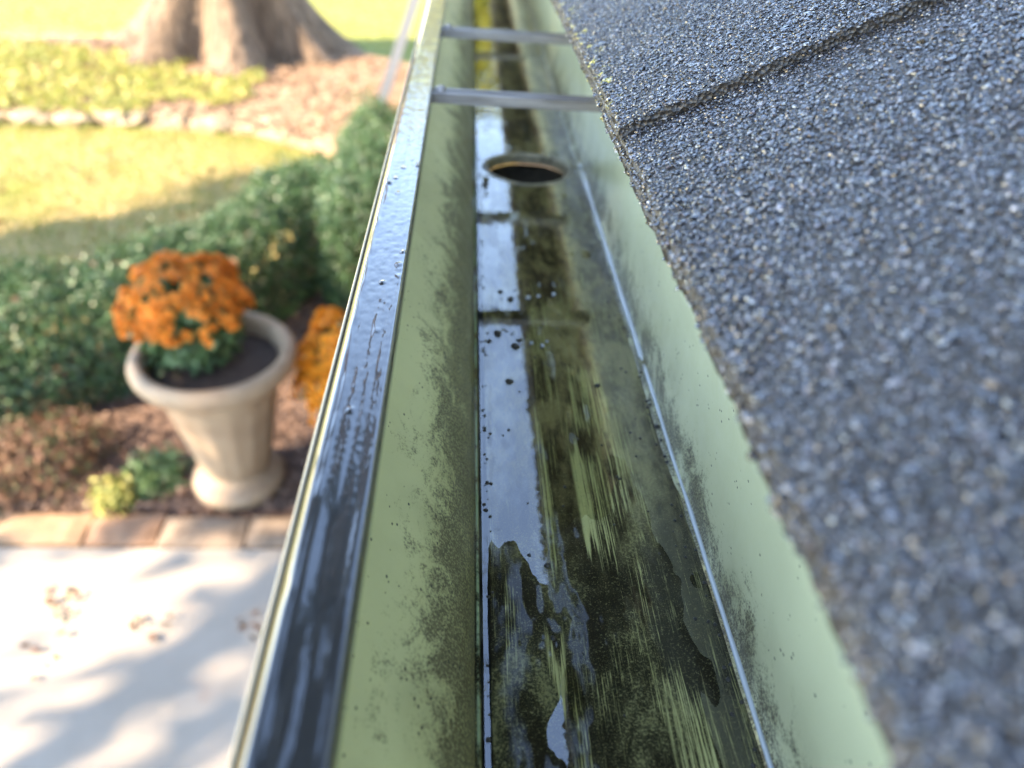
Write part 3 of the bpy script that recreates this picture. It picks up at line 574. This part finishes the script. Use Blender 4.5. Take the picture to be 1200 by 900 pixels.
def foliage(P, N, size, rg, **k): return leaves(P, size, N, rg=rg, **k)
def hedge(name, label, line, width, height, n, seed, size=0.022):
    """clipped boxwood: leaves through the outer shell of a rounded bar that follows a line"""
    rg = np.random.default_rng(seed); L = np.array(line, float); seg = np.r_[0, np.cumsum(np.linalg.norm(np.diff(L, axis=0), axis=1))]
    at_ = lambda t: np.stack([np.interp(t, seg, L[:, k]) for k in (0, 1)], -1)
    def tang(t): d = at_(np.minimum(t + 0.15, seg[-1])) - at_(np.maximum(t - 0.15, 0)); return unit(d)
    root = thing(name, (*at_(np.array(seg[-1] / 2)), 0.0), label, 'hedge')
    t = rg.uniform(-width * 0.42, seg[-1] + width * 0.42, n); a = rg.uniform(-0.12, math.pi + 0.12, n)
    cs, sn = np.cos(a), np.sin(a); k = 1 / np.maximum(np.abs(cs) ** 4 + np.abs(np.maximum(sn, 0)) ** 4, 1e-6) ** 0.25
    tt = np.clip(t, 0, seg[-1]); end = np.abs(t - tt) / (width * 0.42); shrink = np.sqrt(np.clip(1 - end ** 2, 0, 1))
    T = tang(tt); Nn = np.stack([-T[:, 1], T[:, 0]], 1)
    bmp = 1 + 0.10 * n2(t * 6 + seed, a * 4) + 0.06 * n2(t * 17, a * 11 + seed)
    dep = 1 - np.abs(rg.normal(0, 0.10, n)) ; dep = np.where(rg.random(n) < 0.07, 1 + np.abs(rg.normal(0, 0.05, n)), dep)
    off = cs * k * width / 2 * bmp * dep * shrink; zz = np.clip(sn * k, 0, None) * height * bmp * dep * (0.55 + 0.45 * shrink)
    # lower halves of the sides reach the ground
    low = rg.random(n) < 0.25; zz = np.where(low, rg.uniform(0.02, height * 0.8, n), zz); off = np.where(low, np.sign(cs) * width / 2 * bmp * dep * shrink, off)
    P2 = at_(tt) + T * (t - tt)[:, None] + Nn * off[:, None]; P = np.c_[P2, zz + 0.02]
    No = unit(np.c_[Nn * cs[:, None], np.maximum(sn, 0)[:, None]] + np.c_[T * ((t - tt) / width * 2)[:, None], np.zeros(n)])
    mk('foliage', *leaves(P, size, No, 0.6, rg=rg), BOX, root, kind='stuff')
    st = []
    for j in range(int(seg[-1] / 0.22) + 1):
        p = at_(np.array(min(seg[-1], j * 0.22))); 
        for q_ in range(4):
            e = np.r_[p + rg.normal(0, width * 0.22, 2), height * rg.uniform(0.6, 0.85)]; st.append(tube([np.r_[p, 0.0], np.r_[(p + e[:2]) / 2, height * 0.4], e], [0.014, 0.010, 0.005], 5))
    mk('stems', *join(st), TWIG, root); return root
hedge('boxwood_hedge', 'low curved green boxwood hedge behind the urn beside the lawn', [(-3.4, 2.50), (-2.4, 2.58), (-1.78, 2.74), (-1.38, 3.02), (-1.12, 3.42), (-0.97, 3.85), (-0.90, 4.25)], 0.52, 0.49, 66000, 3, 0.024)
hedge('boxwood_hedge', 'taller square clipped boxwood hedge beside the house by the ladder', [(-0.40, 3.58), (-0.40, 4.5)], 0.64, 0.76, 42000, 8)

def tuft(name, loc, label, cat, r, h, n, mat, size, seed):
    rg = np.random.default_rng(seed); loc = np.array(loc, float); root = thing(name, loc, label, cat); d = unit(rg.normal(size=(n, 3))); d[:, 2] = np.abs(d[:, 2])
    P = loc + d * np.array([r, r, h]) * rg.uniform(0.3, 1.0, (n, 1)) ** 0.6 * (1 + 0.25 * n2(d[:, 0] * 5, d[:, 1] * 5))[:, None]
    mk('leaves', *leaves(P, size, d + [0, 0, .4], 0.45, rg=rg), mat, root, kind='stuff')
    mk('stems', *join([tube([loc, loc + d[k] * np.array([r, r, h]) * 0.8], [0.004, 0.002], 5) for k in range(12)]), TWIG, root)
tuft('ground_cover_plant', atz(135, 588, 0.0), 'small lime green leafy plant at the edge of the mulch bed', 'plant', 0.09, 0.10, 260, LIME, 0.035, 2)
tuft('dry_shrub', atz(52, 548, 0.0), 'low brown dried shrub in front of the curved hedge', 'shrub', 0.27, 0.20, 1500, BROWNLEAF, 0.032, 6)
tuft('leafy_plant', atz(185, 560, 0.0), 'small dark green leafy plant between dry shrub and urn', 'plant', 0.13, 0.11, 420, MUML, 0.035, 7)

# ---- ladder leaning on the eave beyond the hedge
ld = thing('ladder', (-0.78, 5.2, 0.0), 'aluminium ladder leaning against the gutter beyond the tall hedge', 'ladder')
f0, f1 = np.array([-0.785, 0, -0.03]), np.array([0.02 - 0.061, 0, 1.985]); dl = (f1 - f0); f2 = f1 + dl * 0.12; dl = unit(dl); pn = np.array([dl[2], 0, -dl[0]])
def bar(y0, y1, a, b, hw):
    V = [a + s * pn * hw + [0, y, 0] for y in (y0, y1) for s in (-1, 1)] + [b + s * pn * hw + [0, y, 0] for y in (y0, y1) for s in (-1, 1)]
    return np.array(V), [(0, 1, 3, 2), (4, 6, 7, 5), (0, 4, 5, 1), (2, 3, 7, 6), (0, 2, 6, 4), (1, 5, 7, 3)]
for y in (5.0, 5.40): mk('stile', *bar(y, y + 0.028, f0, f2, 0.030), LADDER, ld)
L_ = np.linalg.norm(f2 - f0)
for k in range(7):
    p = f0 + dl * (0.25 + 0.30 * k); mk('rung', *tube([p + [0, 5.029, 0], p + [0, 5.399, 0]], 0.016, 10), LADDER, ld, True)

# ---- trees
def tree(name, loc, label, r0, flare, h, crowns, nleaf, lsize, mat, seed, nr=48, group=None, lobes=7):
    rg = np.random.default_rng(seed); loc = np.array(loc, float); root = thing(name, loc, label, 'tree', group)
    zs = np.r_[np.linspace(-0.1, 1.2, 14), np.linspace(1.5, h, 8)]; V = []
    ph = rg.uniform(0, 6, 4)
    for z in zs:
        k = max(0.0, 1 - max(z, 0) / 1.1); r = r0 * (1 - 0.45 * max(z, 0) / h)
        for j in range(nr):
            w = 2 * math.pi * j / nr; lob = max(0, math.sin(lobes * w / 2 + ph[0]) * math.sin(3 * w + ph[1]) * 0.5 + 0.5)
            rr = r + flare * k ** 2.2 * (0.35 + 0.9 * lob) + (0.09 + 0.20 * k) * r0 * math.sin(lobes * w + ph[2]) + 0.03 * r0 * math.sin(11 * w + z * 2)
            V.append(loc + [rr * math.cos(w), rr * math.sin(w), z])
    n = len(zs); Fs = [(i * nr + j, i * nr + (j + 1) % nr, (i + 1) * nr + (j + 1) % nr, (i + 1) * nr + j) for i in range(n - 1) for j in range(nr)]
    tr_ = mk('trunk', np.array(V), Fs, BARK, root, True)
    lim = []; pts = []; nrm = []
    for (cx, cy, cz, rx, rz, *wt) in crowns:
        c = np.array([cx, cy, cz]); top = loc + [0, 0, h * rg.uniform(0.8, 0.99)]
        lim.append(tube([top, (top + c) / 2 + [0, 0, rz * 0.2], c, c + [0, 0, rz * 0.6]], [r0 * 0.42, r0 * 0.28, r0 * 0.16, 0.03], 8))
        for k in range(7):
            d = unit(rg.normal(size=3)); e = c + d * np.array([rx, rx, rz]) * 0.85; lim.append(tube([c, (c + e) / 2 + [0, 0, .1 * rz], e], [r0 * 0.13, r0 * 0.07, 0.015], 6))
        m = int(nleaf / len(crowns) * (wt[0] if wt else 1.0)); nc = 46; cd = unit(rg.normal(size=(nc, 3))) * np.array([rx, rx, rz]) * rg.uniform(0.35, 1.0, (nc, 1)) ** 0.5
        ci = rg.integers(0, nc, m); off = rg.normal(size=(m, 3)) * 0.16 * rx; pts.append(c + cd[ci] + off); nrm.append(unit(off) + [0, 0, 0.6])
    mk('limbs', *join(lim), BARK, root, True)
    mk('crown', *leaves(np.concatenate(pts), lsize, np.concatenate(nrm), 0.7, rg=rg), mat, root, kind='stuff'); return root

T0 = (-2.45, 8.75, -0.03)
tree('shade_tree', T0, 'large old tree with flared sunlit roots in the mulch beyond the lawn', 0.56, 0.62, 9.5, [(-3.5, 8.5, 12.5, 2.6, 2.2), (-3.4, 6.4, 11.4, 2.2, 1.8), (-2.8, 4.6, 10.8, 2.4, 1.6), (-2.0, 9.8, 13.8, 2.4, 2.2), (-4.5, 11, 13.5, 2.6, 2.2), (-2.5, 3.4, 10.5, 1.7, 1.3), (-3.2, 1.8, 10.0, 2.4, 1.5), (-4.6, 4.6, 10.6, 2.2, 1.5)], 46000, 0.18, CROWN, 3, 64)
tree('unseen_tall_tree', (6.8, 0.5, -0.05), 'unseen tall tree added behind the house, its crown over the roof dimming the gutter', 0.35, 0.3, 8.0, [(4.2, 3.0, 10.5, 2.6, 1.7), (2.2, 0.6, 10.0, 2.6, 1.6), (-0.6, 0.2, 10.2, 2.4, 1.4), (3.0, -3.0, 10.4, 2.8, 1.7), (0.4, -3.4, 9.8, 2.6, 1.6), (6.6, 1.0, 11.5, 3.0, 2.2), (4.4, 5.2, 11.0, 2.0, 1.5)], 42000, 0.18, CROWN, 15, 24)  # added out of view so its crowns cut the skylight over the gutter
tree('shade_tree', (-8.6, -3.2, -0.03), 'leafy tree behind the camera that shades the patio and eave', 0.22, 0.18, 4.2, [(-7.0, -2.2, 6.5, 1.6, 1.4), (-6.0, -3.0, 7.3, 1.7, 1.5), (-7.9, -1.2, 6.7, 1.2, 0.9), (-5.8, -1.5, 7.0, 1.5, 1.3), (-8.8, -3.6, 6.6, 1.8, 1.6), (-7.5, 0.4, 5.9, 0.9, 0.6, 0.06), (-8.8, -1.5, 5.7, 1.0, 0.6, 0.10), (-10.0, 1.2, 5.6, 0.5, 0.4, 0.3), (-9.2, 2.1, 5.6, 0.45, 0.35, 0.3)], 42000, 0.12, CROWN, 5, 32)
for k, (x, y, s, m, lab) in enumerate([(-1.4, 27, 1.22, YELLOW, 'yellow autumn tree mirrored in the far gutter water'), (5.5, 31, 1.2, CROWN, 'green tree far behind the house corner'), (-7.5, 30, 1.3, CROWN, 'green tree on the lawn between two yellow ones'), (-14, 28, 1.2, YELLOW, 'wide yellow tree at the far side of the lawn'), (-21, 22, 1.2, CROWN, 'broad green tree far out on the lawn'), (1.9, 36, 1.45, CROWN, 'tall dark green tree behind the yellow one')]):
    tree('background_tree', (x, y, -0.05), lab, 0.25 * s, 0.2, 3.0 * s, [(x, y, 6.2 * s, 2.6 * s, 2.4 * s), (x - 1.8, y + .5, 5.2 * s, 2.0 * s, 1.8 * s), (x + 1.9, y - .4, 5.3 * s, 2.0 * s, 1.8 * s)], 12000, 0.26, m, 20 + k, 20)

# ---- edging stones before the tree bed
q = np.random.default_rng(31); sx = -5.6; k = 0
while sx < -1.55:
    w_ = q.uniform(0.24, 0.46); V, Fs = lathe([(0.001, 0.14), (0.12, 0.135), (0.185, 0.09), (0.20, 0.03), (0.17, -0.05)], 14, (0, 0, 0))
    V[:, 0] *= w_ / 0.40; V[:, 1] *= q.uniform(0.55, 0.8); V *= 1 + 0.16 * q.normal(size=(len(V), 1)); V[:, 2] *= q.uniform(0.3, 0.6)
    p = np.array([sx + w_ / 2, 6.30 + 0.08 * math.sin(sx * 2) + q.uniform(-0.04, 0.04), -0.02])
    tag(mk('edging_stone', V + p, Fs, STONE, loc=p, smooth=False), 'pale field stone edging the tree bed', 'stone', 'stones edging the tree bed'); sx += w_ * 1.04

# ---- litter: mulch chips, fallen leaves, grass, low yellow-green growth under the tree
def scatter(name, n, region, size, mat, label, cat, z, seed, asp=0.4, Nz=2.0, h=0.0, thin=-9):
    rg = np.random.default_rng(seed); P = region(rg, n); P = P[fbm(P[:, 0] * 1.7 + seed, P[:, 1] * 1.7, 3) > thin]; P = np.c_[P, z + np.abs(rg.normal(0, 0.008, len(P))) + h * rg.random(len(P))]
    o = mk(name, *leaves(P, size, np.tile([0, 0, Nz], (len(P), 1)), asp, rg=rg, spread=1.0), mat, kind='stuff'); return tag(o, label, cat)
def inpoly(poly):
    Q = np.array(poly, float)
    def f(rg, n):
        lo, hi = Q.min(0), Q.max(0); P = rg.uniform(lo, hi, (n, 2)); ins = np.zeros(n, bool); j = len(Q) - 1
        for i in range(len(Q)):
            a, b = Q[i], Q[j]; c = ((a[1] > P[:, 1]) != (b[1] > P[:, 1])) & (P[:, 0] < (b[0] - a[0]) * (P[:, 1] - a[1]) / (b[1] - a[1] + 1e-12) + a[0]); ins ^= c; j = i
        return P[ins]
    return f
bedp = [(-3.6, 1.99), (0.0, 1.99), (0.0, 4.9), (-0.75, 4.9), (-1.45, 3.4), (-2.0, 2.9), (-3.6, 2.8)]
treep = [(-5.5, 6.4), (-1.9, 6.3), (-1.0, 5.9), (0.0, 6.0), (0.1, 7.3), (-0.3, 8.2), (-1.3, 8.8), (-3.6, 8.9), (-5.5, 8.4)]
scatter('mulch_chips', 9000, inpoly(bedp), 0.040, CHIP, 'dark brown bark chips covering the planting bed', 'mulch', 0.006, 41)
scatter('mulch_chips', 7000, inpoly(treep), 0.07, PINKCHIP, 'pale pinkish bark chips around the old tree', 'mulch', 0.03, 42)
scatter('low_weeds', 11000, inpoly([(-6.2, 6.3), (-2.6, 6.3), (-1.7, 6.8), (-2.0, 7.9), (-3.3, 8.1), (-6.2, 9.0)]), 0.07, LIME, 'low yellow green weeds in front of the old tree', 'weeds', 0.03, 43, 0.4, 0.5, 0.05, -0.22)
scatter('fallen_leaves', 420, inpoly([(-4.5, 0.2), (0.0, 0.2), (0.0, 2.1), (-4.5, 2.1)]), 0.045, FALLEN, 'brown fallen leaves scattered over the pale patio', 'leaves', 0.006, 44, 0.7, 3.0) if False else None
rgp = np.random.default_rng(45); cl = [atz(60, 700, 0), atz(95, 690, 0), atz(170, 735, 0), atz(290, 745, 0), atz(50, 770, 0), atz(75, 720, 0)]
def clus(rg, n): i = rg.integers(0, len(cl), n); return np.array(cl)[i, :2] + rg.normal(0, 0.035, (n, 2))
scatter('fallen_leaves', 40, clus, 0.032, BROWNLEAF, 'small brown fallen leaves lying on the pale patio', 'leaves', 0.006, 44, 0.7, 3.0)
scatter('fallen_leaves', 900, inpoly([(-6, 3.2), (-1.6, 3.6), (-1.1, 5.0), (-0.9, 6.0), (-3, 11.5), (-7, 11)]), 0.06, FALLEN, 'tan and yellow fallen leaves scattered over the lawn', 'leaves', 0.0, 46, 0.7, 2.0)
scatter('fallen_leaves', 35, inpoly([(-2.6, 2.4), (-1.0, 2.6), (-0.9, 3.6), (-1.4, 3.2)]), 0.04, BROWNLEAF, 'brown fallen leaves caught on top of the curved hedge', 'leaves', 0.51, 47, 0.7, 2.0)
rg = np.random.default_rng(48); P = inpoly([(-7, 2.9), (-2.0, 2.95), (-1.2, 3.9), (-0.8, 5.3), (-1.0, 5.7), (-1.75, 6.15), (-7, 6.2)])(rg, 40000); P2 = inpoly([(-7.5, 9.0), (-3.6, 9.3), (-1.2, 9.2), (0, 8.5), (2, 13.5), (-8, 13)])(rg, 26000)
P = np.r_[P, P2]; P = np.c_[P, np.full(len(P), -0.015)]
hh = rg.uniform(0.03, 0.07, (len(P), 1)); lean = rg.normal(0, 0.4, (len(P), 3)); lean[:, 2] = 1; sd = unit(np.cross(lean, rg.normal(size=lean.shape))) * 0.0035
Vg = np.stack([P - sd, P + sd, P + lean * hh], 1).reshape(-1, 3)
tag(mk('grass', Vg, np.arange(len(Vg)).reshape(-1, 3), GRASS, kind='stuff'), 'short yellow green lawn grass beyond the hedge', 'grass')
